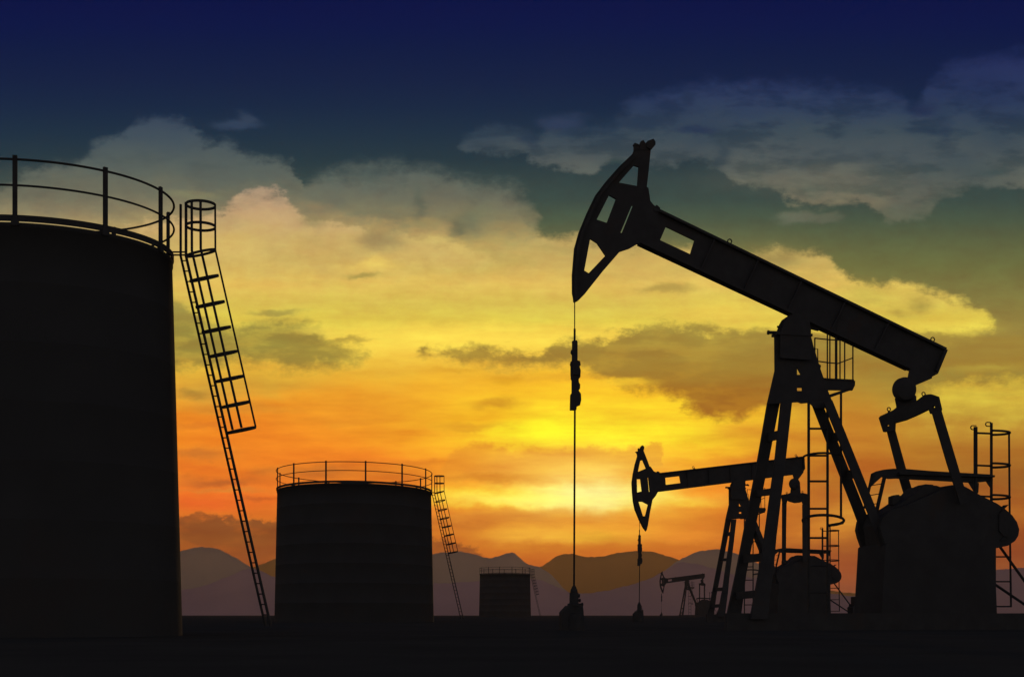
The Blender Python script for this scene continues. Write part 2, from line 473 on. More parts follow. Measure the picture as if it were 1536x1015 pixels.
def mesh_from(name, verts, faces):
    me = bpy.data.meshes.new(name)
    me.from_pydata([tuple(v) for v in verts], [], faces)
    me.validate()
    bm = bmesh.new()
    bm.from_mesh(me)
    bmesh.ops.recalc_face_normals(bm, faces=bm.faces)
    bm.to_mesh(me)
    bm.free()
    return me


class MB:
    """collects shapes for ONE mesh"""
    def __init__(self):
        self.v, self.f = [], []

    def add(self, vs, fs):
        b = len(self.v)
        self.v += [Vector(p) for p in vs]
        self.f += [tuple(i + b for i in q) for q in fs]

    def tube(self, pts, r, n=8, closed=False, r2=None):
        pts = [Vector(p) for p in pts]
        N = len(pts)
        rings = []
        prev = None
        for i, p in enumerate(pts):
            if closed:
                d = (pts[(i + 1) % N] - pts[i - 1])
            else:
                d = pts[min(i + 1, N - 1)] - pts[max(i - 1, 0)]
            d.normalize()
            if prev is None:
                a = d.cross(Vector((0, 0, 1)))
                if a.length < 0.05:
                    a = d.cross(Vector((1, 0, 0)))
            else:
                a = prev - d * prev.dot(d)
            a.normalize()
            prev = a
            c = d.cross(a)
            rr = r if r2 is None else r + (r2 - r) * i / max(N - 1, 1)
            rings.append([p + (a * math.cos(t) + c * math.sin(t)) * rr for t in [2 * math.pi * k / n for k in range(n)]])
        vs = [q for g in rings for q in g]
        fs = []
        for i in range(N if closed else N - 1):
            j = (i + 1) % N
            for k in range(n):
                fs.append((i * n + k, i * n + (k + 1) % n, j * n + (k + 1) % n, j * n + k))
        if not closed:
            fs.append(tuple(range(n)))
            fs.append(tuple((N - 1) * n + k for k in range(n)))
        self.add(vs, fs)
        return self

    def box(self, c, s, rot=None):
        c = Vector(c)
        h = Vector(s) / 2
        vs = []
        for x in (-1, 1):
            for y in (-1, 1):
                for z in (-1, 1):
                    p = Vector((x * h.x, y * h.y, z * h.z))
                    if rot is not None:
                        p = rot @ p
                    vs.append(c + p)
        self.add(vs, [(0, 1, 3, 2), (4, 6, 7, 5), (0, 4, 5, 1), (2, 3, 7, 6), (0, 2, 6, 4), (1, 5, 7, 3)])
        return self

    def prism(self, loops, off):
        """loops: outer then holes, 3D point lists; extruded by +-off"""
        off = Vector(off)
        loops = [[Vector(p) for p in lp_] for lp_ in loops]
        flat = [p for lp_ in loops for p in lp_]
        n = len(flat)
        tris = tessellate_polygon(loops)
        fs = [tuple(t) for t in tris] + [tuple(i + n for i in t) for t in tris]
        b = 0
        for lp_ in loops:
            m = len(lp_)
            for i in range(m):
                j = (i + 1) % m
                fs.append((b + i, b + j, b + j + n, b + i + n))
            b += m
        self.add([p - off for p in flat] + [p + off for p in flat], fs)
        return self

    def lathe(self, c, axis, prof, n=20):
        """prof: (distance along axis, radius)"""
        c = Vector(c)
        ax = Vector(axis).normalized()
        a = ax.cross(Vector((0, 0, 1)))
        if a.length < 0.1:
            a = Vector((1, 0, 0))
        a.normalize()
        b = ax.cross(a)
        vs, fs = [], []
        for d, r in prof:
            for k in range(n):
                t = 2 * math.pi * k / n
                vs.append(c + ax * d + (a * math.cos(t) + b * math.sin(t)) * max(r, 1e-3))
        for i in range(len(prof) - 1):
            for k in range(n):
                fs.append((i * n + k, i * n + (k + 1) % n, (i + 1) * n + (k + 1) % n, (i + 1) * n + k))
        fs.append(tuple(range(n)))
        fs.append(tuple((len(prof) - 1) * n + k for k in range(n)))
        self.add(vs, fs)
        return self

    def build(self, name, mat, parent=None, origin=None, smooth=False):
        vs = self.v
        if origin is not None:
            o = Vector(origin)
            vs = [p - o for p in vs]
        me = mesh_from(name, vs, self.f)
        if smooth:
            for p in me.polygons:
                p.use_smooth = True
        return link(name, me, mat, parent, origin)


def tag(o, label=None, cat=None, group=None, kind=None):
    if label:
        o['label'] = label
    if cat:
        o['category'] = cat
    if group:
        o['group'] = group
    if kind:
        o['kind'] = kind
    return o


def empty(name, loc, rz=0.0, rx=0.0):
    o = bpy.data.objects.new(name, None)
    COL.objects.link(o)
    o.location = loc
    o.rotation_euler = (rx, 0, rz)
    o.empty_display_size = 0.5
    return o

# ------------------------------------------------------------------ ground
gm = MB()
xs = [-30000, -9000, -3000, -1000, -300] + [-100 + i * 10 for i in range(21)] + [300, 1000, 3000, 9000, 30000]
ys = [-3000, -300, -60, -20] + [i * 8 - 8 for i in range(30)] + [320, 500, 900, 1800, 4000, 9000, 30000]
rg = random.Random(2)
gv = [(x, y, 0.0) for y in ys for x in xs]
gf = [(j * len(xs) + i, j * len(xs) + i + 1, (j + 1) * len(xs) + i + 1, (j + 1) * len(xs) + i) for j in range(len(ys) - 1) for i in range(len(xs) - 1)]
gm.add(gv, gf)
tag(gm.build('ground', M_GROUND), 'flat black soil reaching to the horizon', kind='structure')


# ------------------------------------------------------------------ hills
def ridge(name, label, pts, dist, depth, seed, amp, mat):
    """pts: skyline (chart column, row) -> a hill range at its real distance, with a slope towards and away"""
    rr = random.Random(seed)
    ph = [(rr.uniform(0, 6.3), rr.uniform(0.5, 1.5)) for _ in range(8)]

    def sky_h(px):
        if px <= pts[0][0]:
            y = pts[0][1]
        elif px >= pts[-1][0]:
            y = pts[-1][1]
        else:
            for (a, b), (c, d) in zip(pts, pts[1:]):
                if a <= px <= c:
                    t = (px - a) / (c - a)
                    y = b + (d - b) * t
                    break
        if px < pts[0][0] or px > pts[-1][0]:
            e = pts[0][0] - px if px < pts[0][0] else px - pts[-1][0]
            y += (8 * math.sin(e * 0.012) + 4 * math.sin(e * 0.04 + 1)) * min(1, e / 100)
        return (HY - y)
    NX, NYr = 800, 22
    x0, x1 = -900, 2500
    vs, fs = [], []
    for j in range(NYr):
        s = j / (NYr - 1) * 2 - 1          # -1 front foot, 0 crest, 1 back foot
        for i in range(NX):
            px = x0 + (x1 - x0) * i / (NX - 1)
            hs = (sky_h(px - 3) + sky_h(px) + sky_h(px + 3)) / 3
            d = dist + depth * s * 0.5
            X = (px - CX) / F * d
            wob = 0
            for k, (p, q) in enumerate(ph):
                wob += math.sin(px * 0.013 * (k + 1) * q + p + s * (2 + k)) / (k + 1.5)
            fall = max(0.0, 1 - abs(s)) ** 1.15
            near = 1 - abs(s)
            hs = hs + 0.45 * math.sin(px * 0.21 + seed) + 0.3 * math.sin(px * 0.47 + 2 * seed) + 0.25 * math.sin(px * 0.83)
            h = hs / F * dist * fall + EYE * near
            h += wob * amp * near * (1 - near) * 4 * (hs / 100)
            if s < 0:      # never above the sight line of the crest
                h = min(h, hs / F * d * 0.985 + EYE) if near < 0.999 else h
            vs.append((X, d, h if 0 < j < NYr - 1 else -2.0))
    for j in range(NYr - 1):
        for i in range(NX - 1):
            a = j * NX + i
            fs.append((a, a + 1, a + NX + 1, a + NX))
    m = MB()
    m.add(vs, fs)
    o = m.build(name, mat, smooth=True)
    tag(o, label, kind='structure')
    return o


NEAR = [(150, 905), (230, 893), (271, 882), (300, 877.5), (325, 868), (344, 860), (365, 850.5), (377, 847.4), (393, 853), (404, 859), (416, 863),
        (450, 876), (520, 872), (600, 868), (660, 872), (720, 868), (790, 864), (815, 868), (836, 878), (854, 886), (869, 888), (890, 886.5), (911, 883), (932, 877.5), (957, 870.5),
        (979, 862), (992, 855), (1000, 849.5), (1012, 841), (1024, 838), (1046, 841), (1066, 847), (1100, 858), (1150, 868), (1200, 880), (1245, 887), (1268, 891),
        (1290, 892), (1340, 885), (1400, 872), (1450, 860), (1494, 851.5), (1515, 849), (1536, 847.5), (1620, 842), (1700, 850)]
MID = [(150, 850), (230, 834), (271, 820), (283, 815.6), (301, 813.8), (318, 814.8), (334, 820), (348, 828), (363, 837.5), (377, 846),
       (400, 862), (440, 870), (520, 850), (600, 836), (649, 825), (663, 822.3), (692, 821.7), (707, 824.8), (723, 830), (736, 832),
       (748, 829.6), (759, 824.2), (765, 822.6), (771, 823.2), (776, 828), (786, 838), (798, 844), (809, 846), (819, 852), (828, 859),
       (836, 869.6), (844, 878.5), (855, 888), (880, 893), (960, 880), (992, 857), (1000, 848.7), (1015, 837.3), (1029, 829), (1046, 821.7), (1058, 819), (1077, 818.4),
       (1096, 822.7), (1108, 827), (1140, 842), (1180, 862), (1230, 884), (1270, 896), (1350, 900), (1700, 895)]
FAR = [(150, 880), (300, 876), (360, 856), (393, 841.5), (416, 832.7), (470, 822), (540, 830), (600, 850), (700, 860), (790, 853), (813, 844.5), (823, 838), (834, 830), (844, 825.3),
       (858, 825.5), (875, 829.4), (890, 831), (911, 828), (932, 823), (957, 821), (973, 820.6), (990, 824.8), (1004, 830), (1017, 835),
       (1060, 850), (1140, 870), (1300, 890), (1700, 888)]
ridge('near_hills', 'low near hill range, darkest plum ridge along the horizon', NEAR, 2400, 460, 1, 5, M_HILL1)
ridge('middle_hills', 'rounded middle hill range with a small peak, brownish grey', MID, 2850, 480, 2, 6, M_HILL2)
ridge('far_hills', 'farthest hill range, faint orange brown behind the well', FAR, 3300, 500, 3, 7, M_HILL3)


# ------------------------------------------------------------------ storage tanks
TS = 26.0 / F     # metres per photo pixel at the near tank


def make_tank(name, label, D, Xc, ax, ratio, Htop, posts, px_edge, group, taper=0.035):
    """Xc, ax, Htop at the scale of a tank standing 26 m away; ratio = depth / width of the slightly oval shell"""
    ay = ax * ratio
    root = empty(name, (Xc, D, 0))
    tag(root, label, 'storage tank', group)
    e = EYE
    zt, zm, zk, zr = Htop + e, Htop * .943 + e, Htop * .8715 + e, Htop * .862 + e

    def ell(t, k=1.0, z=0.0):
        return Vector((ax * k * math.sin(t), -ay * k * math.cos(t), z))
    # shell, slightly wider at the foot, with plate courses as raised weld bands
    n = 128
    prof = [(0, 1.0 + taper)]
    for i in range(1, 7):
        z = i / 7 * zr
        k = 1.0 + taper * (1 - i / 7)
        prof += [(z - 0.006, k), (z, k + 0.0006), (z + 0.006, k)]
    prof += [(zr - 0.1, 1.0), (zr - 0.095, 1.006), (zr, 1.006)]
    vs, fs = [], []
    for z, k in prof:
        vs += [ell(2 * math.pi * i / n, k, z) for i in range(n)]
    for j in range(len(prof) - 1):
        for i in range(n):
            fs.append((j * n + i, j * n + (i + 1) % n, (j + 1) * n + (i + 1) % n, (j + 1) * n + i))
    m = MB()
    m.add(vs, fs)
    me = m.build('shell', M_TANK, root)
    for p in me.data.polygons:
        p.use_smooth = True
    # roof: shallow cone with a vent in the middle
    m = MB()
    vs = [ell(2 * math.pi * i / n, 1.004, zr - 0.02) for i in range(n)] + [ell(2 * math.pi * i / n, 0.08, zr + 0.1) for i in range(n)]
    fs = [(i, (i + 1) % n, n + (i + 1) % n, n + i) for i in range(n)] + [tuple(range(n, 2 * n))]
    m.add(vs, fs)
    roof = m.build('roof', M_TANK, root)
    m = MB()
    m.lathe((0, 0, zr + 0.08), (0, 0, 1), [(0, .15), (.12, .15), (.13, .22), (.2, .2), (.22, .05)], 16)
    m.build('vent', M_STEEL, roof)
    # walkway kerb round the roof
    N = 120
    m = MB()
    vs, fs = [], []
    hh = 0.055
    for i in range(N):
        t = 2 * math.pi * i / N
        vs += [ell(t, 1.012, zk - hh), ell(t, 1.012, zk + hh), ell(t, 1.0, zk + hh), ell(t, 1.0, zk - hh)]
    for i in range(N):
        j = (i + 1) % N
        for k in range(4):
            fs.append((i * 4 + k, i * 4 + (k + 1) % 4, j * 4 + (k + 1) % 4, j * 4 + k))
    m.add(vs, fs)
    m.build('toe_board', M_RAIL, root)
    rail = MB().tube([ell(2 * math.pi * i / N, 1.012, zt) for i in range(N)], 0.022, 8, True).build('railing', M_RAIL, root, smooth=True)
    MB().tube([ell(2 * math.pi * i / N, 1.012, zm) for i in range(N)], 0.020, 8, True).build('mid_rail', M_RAIL, rail, smooth=True)
    for a in posts:
        t = R(a)
        p = ell(t, 1.010)
        m = MB()
        rot = Matrix.Rotation(math.atan2(p.y / ay / ay, p.x / ax / ax), 3, 'Z')
        m.box((p.x, p.y, (zr - 0.06 + zt + 0.06) / 2), (0.05, 0.078, zt - zr + 0.14), rot)
        m.box((p.x, p.y, zr + 0.0), (0.07, 0.13, 0.12), rot)
        m.build('post', M_RAIL, rail)
    # ladder with its safety cage, leaning on the tank's right hand side
    k = TS
    D0 = 26.0

    def L(px, py, w=0.0):
        """px, py in photo pixels of the near tank; w metres towards the viewer"""
        return Vector(((px - 768) * k * (D0 - w) / D0 - XN, -w, (922 - py) * k * (D0 - w) / D0 + EYE))
    XN = Xc
    sh = px_edge
    off = Vector((sh, 0, 0))
    kink = (271.5, 384)
    foot = (400.5, 936)
    lad = MB()
    for w, dxp in ((0.16, 4.0), (-0.16, -4.0)):
        lad.tube([L(275 + dxp, 303.5 + (3 if dxp < 0 else 0), w) + off, L(275 + dxp, 384, w) + off, L(402 + dxp, 938, w) + off], 0.029 if w > 0 else 0.026, 6)
    ladder = lad.build('ladder', M_RAIL, root)
    y = 391.0
    while y < 930:
        fr_ = (y - 384) / (938 - 384)
        x = 275 + 127 * fr_
        MB().tube([L(x + 4, y, 0.16) + off, L(x - 4, y, -0.16) + off], 0.013, 6).build('rung', M_RAIL, ladder)
        y += 15.6
    # cage
    cage = MB()
    cr = 0.292

    def hoop(cxp, cyp, tilt, r=cr, th=0.02, hh=0.025, dip=0.0):
        c = L(cxp, cyp, 0.0) + off
        vs, fs = [], []
        N = 40
        ca, sa = math.cos(tilt), math.sin(tilt)
        for i in range(N):
            t = 2 * math.pi * i / N
            for rr_, zz in ((r, -hh), (r, hh), (r - th, hh), (r - th, -hh)):
                px_, py_ = rr_ * math.cos(t), rr_ * math.sin(t)
                q_ = Vector((px_ * ca - zz * sa, py_, px_ * sa + zz * ca))
                vs.append(c + Matrix.Rotation(dip, 3, 'X') @ q_)
        for i in range(N):
            j = (i + 1) % N
            for q in range(4):
                fs.append((i * 4 + q, i * 4 + (q + 1) % 4, j * 4 + (q + 1) % 4, j * 4 + q))
        cage.add(vs, fs)
    hoop(301.2, 307.5, 0.0)
    hoop(301.2, 339.6, 0.0)
    hoop(301.5, 379.5, R(13), 0.298, dip=0.19)
    HP = [(306.3, 417.5), (315.3, 456.5), (324.5, 494.5), (334, 531), (345, 568), (354, 606.5), (362, 645)]
    for a, b in HP:
        hoop(a, b, R(12), 0.29, dip=0.95 * math.atan((922 - b) / F))
    for t in (-2.0, -1.36, 0.0):
        q = t
        ox, oy = 0.28 * math.cos(q), 0.28 * math.sin(q)
        c0, c1, c2 = L(301.2, 306) + off, L(301.5, 379.5) + off, L(362, 645) + off
        dz_ = ox * math.tan(R(12))
        pts = [c0 + Vector((ox, oy, 0)), c1 + Vector((ox, oy, dz_)), c2 + Vector((ox, oy, dz_))]
        cage.tube(pts, 0.026 if t < 0 else 0.020, 6)
    cage.build('safety_cage', M_RAIL, ladder)
    # bracket holding the ladder to the rim
    m = MB()
    for yy_ in (378, 382.5):
        m.tube([L(250, yy_, 0) + off, L(279, yy_, 0) + off], 0.016, 6)
    m.build('bracket', M_RAIL, ladder)
    return root


NEAR_X = -9.315
PSTEP = 27.7
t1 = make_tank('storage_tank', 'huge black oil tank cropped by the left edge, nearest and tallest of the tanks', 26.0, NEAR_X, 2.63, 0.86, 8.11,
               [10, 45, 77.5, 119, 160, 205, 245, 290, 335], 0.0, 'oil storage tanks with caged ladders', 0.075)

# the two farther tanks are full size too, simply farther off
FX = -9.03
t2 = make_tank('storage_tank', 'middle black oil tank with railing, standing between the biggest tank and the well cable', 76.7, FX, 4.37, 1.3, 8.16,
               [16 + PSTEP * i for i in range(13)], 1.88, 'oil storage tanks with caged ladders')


def children(o):
    return [c for c in bpy.data.objects if c.parent == o]


def copy_tree(o, parent=None):
    c = o.copy()
    COL.objects.link(c)
    if parent is not None:
        c.parent = parent
    for ch in children(o):
        copy_tree(ch, c)
    return c


t3 = copy_tree(t2)
t3['label'] = 'smallest black oil tank far off, directly left of the tall well cable'
t3.location = (-1.22, 232.0, 0)


# ------------------------------------------------------------------ pumpjack
PD = 36.0
PTH = R(14)
PX_ROOT = 1190.0
PROOT = Vector(((PX_ROOT - CX) / F * PD, PD, 0.0))
UV = Vector((math.cos(PTH), math.sin(PTH)))
NV = Vector((-math.sin(PTH), math.cos(PTH)))


def T(px, py, w=0.0):
    """photo pixel + lateral offset w (metres, + = far side) -> point in the near pumpjack's own frame"""
    a = (px - CX) / F
    # point (a*Y, Y): (P - root).N = w
    Y = (w + PROOT.x * NV.x + PROOT.y * NV.y) / (a * NV.x + NV.y)
    X = a * Y
    u = (X - PROOT.x) * UV.x + (Y - PROOT.y) * UV.y
    return Vector((u, w, (HY - py) / F * Y + EYE))


PIV = T(1200, 500)      # saddle bearing
NW = Vector((0, 1, 0))


def pl(pts, w=0.0):
    return [T(a, b, w) for a, b in pts]


def wide(pts, hw, split=None):
    """outline of a body of half width hw: left side seen on its far face, right side on its near face"""
    xs_ = [p[0] for p in pts]
    mid = split if split else (min(xs_) + max(xs_)) / 2
    half = (max(xs_) - min(xs_)) / 2
    out = []
    for a, b in pts:
        q = max(-1, min(1, (a - mid) / (half * 0.35)))
        p = T(a, b, -hw * q)
        p.y = 0
        out.append(p)
    return out


def build_pump(name, label, loc, tilt, variant, group, shared=None):
    root = empty(name, loc, PTH)
    tag(root, label, 'pumpjack', group)
    O = lambda: MB()
    rotating = []
    if shared is None:
        # ---- horse head
        outer = [(861.3, 454), (858.2, 440), (858, 413), (861.3, 373), (868, 349), (880, 320), (893, 293), (909, 272), (928, 250.6), (949, 230.6),
                 (951.5, 223), (975.7, 223.5), (972.5, 256), (969.6, 281), (972, 282.5), (975, 302), (979, 307), (986, 313), (988, 316),
                 (985, 345), (975, 362), (956, 366), (944, 373), (929, 378), (903, 408), (876, 442), (866.6, 451.5)]
        holes = [[(950.4, 248.7), (957.9, 251), (955.8, 279.8), (927.8, 274.5)], [(913.2, 293), (923.8, 299), (910, 335), (894.5, 329.9)],
                 [(947.0, 308.6), (949.5, 308.6), (932.6, 350.3), (930.1, 349.5)],
                 [(884.7, 358.3), (895.3, 365), (907.9, 383.6), (882.6, 410.2), (875.9, 406.2)]]
        m = O()
        m.prism([pl(outer)] + [pl(h)[::-1] for h in holes], NW * 0.035)
        arc = [(861.5, 452), (860.5, 440), (860.6, 413), (863.8, 374), (870.5, 350), (882.5, 321.5), (895.5, 294.5), (911.5, 273.5), (930.5, 252.5), (950.5, 232.5)]
        inner = [(a + 4.5 * cs, b + 4.5 * sn) for (a, b), (cs, sn) in zip(arc, [(1, -.2), (1, 0), (1, .05), (.97, .2), (.94, .33), (.9, .4), (.85, .5), (.75, .65), (.7, .7), (.7, .7)])]
        m.prism([pl(arc + inner[::-1])], NW * 0.11)
        head = m.build('horse_head', M_STEEL, root, PIV)
        m = O()
        m.prism([pl([(970, 213), (978.5, 210), (981.5, 214), (981.5, 219), (975.5, 226), (968, 222)])], NW * 0.09)
        m.prism([pl([(951, 216), (958, 219), (956.5, 226), (951, 226)])], NW * 0.05)
        m.prism([pl([(950, 218.5), (951, 215.5), (957.5, 218), (956.5, 220)])], NW * 0.07)
        m.prism([pl([(961, 212.5), (964.5, 211), (968.5, 218), (972, 226), (958, 226), (959, 218)])], NW * 0.05)
        m.build('cable_anchor', M_STEEL, head, (0, 0, 0))
        # ---- walking beam
        top = lambda x, o=0: 315.8 + (x - 987.7) * .4824 + o
        bot = lambda x, o=0: 366 + (x - 956) * .4657 + o
        m = O()
        web = [(953, 365), (965, 318), (988, 316), (1421.0, 525), (1406.2, 560.6), (1397.5, 565), (1397, 567.6), (1375, 577), (1362, 583), (1352, 575), (1362, 566), (1364, 556.5)]
        hole = [(998.3, 340.2), (1041.5, 361), (1035, 381.7), (989.6, 360.5)]
        m.prism([pl(web), pl(hole)[::-1]], NW * 0.03)
        m.prism([pl([(988, top(988) + .5), (1416, top(1416) + .5), (1415, top(1415) + 4.5), (987, top(987) + 4.5)])], NW * 0.15)
        m.prism([pl([(958, bot(958) - .5), (1362, bot(1362) - .5), (1364, bot(1364) - 4.5), (960, bot(960) - 4.5)])], NW * 0.15)
        m.prism([pl([(1417, 526.5), (1403, 558), (1400, 556.5), (1413, 525.5)])], NW * 0.14)
        for x in (1075, 1140, 1205, 1270, 1335):
            m.prism([pl([(x - 6, top(x - 6) + 5), (x - 4, top(x - 4) + 5), (x - 24, bot(x - 24) - 5), (x - 26, bot(x - 26) - 5)])], NW * 0.12)
        beam = m.build('walking_beam', M_STEEL, root, PIV)
        m = O()
        m.prism([pl([(979, 313), (984, 308), (989, 312), (990, 318), (980, 318)])], NW * 0.05)
        m.build('head_pin', M_STEEL, beam, (0, 0, 0))
        for x, y in ((1094.5, 362), (1399, 509)):
            m = O()
            c = T(x, y)
            rr = .058
            m.tube([c + Vector((rr * math.cos(t), 0, rr * math.sin(t))) for t in [k * math.pi / 8 for k in range(16)]], 0.016, 6, True)
            m.prism([pl([(x - 4, y + 4), (x + 3, y + 4), (x + 4, y + 9), (x - 5, y + 5)])], NW * 0.03)
            m.build('lifting_eye', M_STEEL, beam, (0, 0, 0))
        m = O()
        c = T(1356.3, 584)
        m.lathe(c - Vector((0, .16, 0)), (0, 1, 0), [(0, .2), (.03, .30), (.10, .335), (.22, .335), (.29, .30), (.32, .2)], 28)
        m.build('tail_bearing', M_STEEL, beam, (0, 0, 0))
        for o_ in children(head) + children(beam):
            # children live in the beam's frame: undo the parent's origin
            for v in o_.data.vertices:
                v.co -= PIV
        rotating = [head, beam]

        # ---- Samson post
        def leg(pts, ws, hw):
            m_ = O()
            m_.prism([[T(a, b, w) for (a, b), w in zip(pts, ws)]], NW * hw)
            return m_.build('leg', M_STEEL, root)
        wf = lambda y: 0.34 + (y - 600) / 325 * 0.75
        yb = 928
        LA = [(1151.5, 603), (1169, 603), (1153.8, 682), (1118.5, 860), (1110, yb), (1089, yb), (1103.8, 859), (1137.3, 685)]
        LB = [(1171.5, 603), (1187, 603), (1178.6, 680), (1163.8, 803), (1160, 846.5), (1150, yb), (1125, yb), (1143.5, 830), (1146.3, 808), (1163.0, 685)]
        leg(LA, [wf(b) for a, b in LA], .05)
        leg(LB, [-wf(b) for a, b in LB], .05)
        LC = [(1217.5, 606), (1232.2, 603), (1250.8, 649), (1296.5, 764), (1330, 850), (1358, yb), (1332, yb), (1310, 846), (1278, 760)]
        LD = [(1235.0, 603), (1248, 600), (1312.5, 760), (1344, 840), (1378, yb), (1358.5, yb), (1332.5, 850), (1299.4, 764), (1253.5, 649)]
        leg(LC, [wf(b) * .6 for a, b in LC], .022)
        leg(LD, [-wf(b) * .6 for a, b in LD], .022)

        def tie(a, b, wa, wb, hpx):
            m_ = O()
            p, q = T(a[0], a[1], wa), T(b[0], b[1], wb)
            d = Vector((0, 0, hpx * .018 / 2))
            n_ = Vector((.03, 0, 0))
            vs_ = [p - d - n_, p - d + n_, p + d + n_, p + d - n_, q - d - n_, q - d + n_, q + d + n_, q + d - n_]
            m_.add(vs_, [(0, 1, 2, 3), (4, 7, 6, 5), (0, 4, 5, 1), (1, 5, 6, 2), (2, 6, 7, 3), (3, 7, 4, 0)])
            m_.build('cross_brace', M_STEEL, root)
        tie((1152, 656), (1176, 650), wf(653), -wf(653), 13)
        for y, h, dxx in ((738, 10, 0), (836, 12, 0), (891, 11, 0)):
            xa = 1145 - (y - 685) * .1975
            xb = 1170 - (y - 685) * .100
            tie((xa, y + 2), (xb, y - 2), wf(y), -wf(y), h)
        for y in (655, 711):
            xa = 1237 + (y - 630) * .405
            tie((xa, y), (xa + 20, y), wf(y) * .6, -wf(y) * .6, 13)
        # the head of the post
        m = O()
        W1 = .30
        cap = [(1161.5, 503), (1168.7, 497), (1168.9, 487), (1173, 480), (1184, 472.5), (1200, 466), (1216, 476), (1216, 504.3), (1220.4, 522), (1228, 546),
               (1231, 548), (1230, 553), (1243, 590), (1252, 612), (1222, 612), (1214, 604), (1202, 605), (1197, 603), (1150.5, 606), (1162.0, 556)]
        h1 = [(1195, 550.5), (1201, 562), (1195, 562)]
        h2 = [(1195, 581.5), (1203, 581.5), (1203, 586.2), (1195, 586.2)]
        m.prism([pl(cap), [Vector((p.x, 0, p.z)) for p in pl(h1)][::-1], [Vector((p.x, 0, p.z)) for p in pl(h2)][::-1]], NW * .025)
        for s in (-1, 1):
            side_ = [(1168.9, 487), (1173, 480), (1184, 473), (1199, 468), (1214, 478), (1216, 504), (1216, 540), (1163, 540), (1163, 503)]
            m.prism([[Vector((p.x, s * W1 * .5, p.z)) for p in wide(side_, W1 * .5)]], NW * .02)
        post = m.build('samson_post_head', M_STEEL, root)
        m = O()
        m.box(T(1188, 503), (1.02, .4, .07))
        m.tube([T(1152, 498.5, 0), T(1172, 499, 0)], .045, 8)
        m.lathe(T(1151, 498.5), (1, 0, 0), [(0, .03), (.01, .06), (.05, .06), (.06, .03)], 8)
        m.tube([T(1214, 491, 0), T(1226, 494, 0)], .045, 8)
        m.tube([T(1222, 490, 0), T(1228, 495, 0)], .04, 6)
        m.tube([T(1166, 490, 0), T(1172, 490, 0)], .03, 6)
        m.build('saddle_bearing', M_STEEL, root)
        # ---- service platform behind the post
        m = O()
        pf = [(1233, 567), (1279.5, 570.5), (1282, 571.5), (1281.8, 578), (1278, 585.6), (1262, 589), (1252, 592), (1244, 596), (1238, 585)]
        m.prism([pl([(1233, 566.5), (1282, 571), (1281.8, 578), (1278, 585.6), (1236, 585)])], NW * .03)
        m.prism([pl([(1279, 584), (1244, 596.5), (1242, 592), (1270, 583)])], NW * .03)
        m.box(T(1258, 569.5) + Vector((0, .0, 0)), (.86, .12, .04))
        plat = m.build('platform', M_STEEL, root)
        m = O()
        tb = lambda p_, w_=.035: m.tube([T(a, b, w) for a, b, w in p_], w_ / 2, 6)
        m.tube([T(1221.8, 507), T(1245, 509.5), T(1262, 510), T(1279.5, 505)], .018, 6)
        m.tube([T(1226, 541.5), T(1244, 544), T(1257, 545), T(1279.5, 536.5)], .018, 6)
        for x, y0, y1 in ((1222.2, 507, 560), (1241, 500, 568), (1244.8, 500, 568), (1260, 507, 568), (1267, 507, 568), (1279.3, 504, 571)):
            m.tube([T(x, y0), T(x, y1)], .019, 6)
        m.tube([T(1254.2, 490), T(1254.2, 568)], .036, 6)
        m.tube([T(1222, 523), T(1226.5, 523), T(1227, 560)], .015, 6)
        m.build('guard_rail', M_RAIL, plat)
        # ---- post ladder with its hoops
        m = O()
        m.tube([T(1213, 600), T(1213, yb)], .040, 8)
        m.tube([T(1241.3, 600), T(1241.3, yb)], .037, 8)
        lad = m.build('ladder', M_RAIL, root)
        for y in (600, 642.6, 683, 721.5, 762.5, 806.3, 848, 888):
            MB().tube([T(1213, y), T(1241.3, y)], .032, 6).build('rung', M_RAIL, lad)
        m = O()
        for yy_ in (687, 780):
            arcp = []
            for i in range(21):
                t = math.pi * (1.12 - 1.55 * i / 20)
                arcp.append(T(1235 + 31 * math.cos(t), yy_ - 8 * math.sin(t), -.05 * math.sin(t)))
            if yy_ == 780:
                arcp += [T(1264, 784), T(1243, 788)]
            else:
                arcp = arcp[:14]
            m.tube(arcp, .038 if yy_ == 780 else .03, 6)
        m.tube([T(1261.5, 586), T(1261.5, 778)], .032, 6)
        m.build('safety_cage', M_RAIL, lad)
        # ---- gear reducer on its plinth
        m = O()
        blk = [(1291, 818), (1494, 818), (1494, 880), (1495.8, 928), (1281, 928), (1283, 890), (1287, 822)]
        m.prism([wide(blk, .75)], NW * .75)
        m.build('plinth', M_CONC, root)
        m = O()
        gb = [(1300, 824), (1294, 790), (1298, 776), (1305, 770), (1320, 763.5), (1330, 757), (1342, 748), (1352, 742), (1362, 734), (1371, 730.5), (1397, 729), (1409, 730.8), (1418, 728.5), (1428, 727),
              (1438, 728), (1447, 731), (1462, 740), (1470, 752), (1474, 780), (1474, 824)]
        m.prism([wide(gb, .42)], NW * .42)
        g = m.build('gear_reducer', M_STEEL, root)
        m = O()
        m.prism([wide([(1332.8, 757), (1332.8, 745), (1339, 742.5), (1348, 741.5), (1350, 744), (1350, 757)], .1)], NW * .12)
        m.build('breather_box', M_STEEL, g)
        m = O()
        m.prism([wide([(1371, 733), (1373, 730), (1380, 727.2), (1397, 727), (1397.5, 733)], .1)], NW * .2)
        m.build('inspection_hatch', M_STEEL, g)
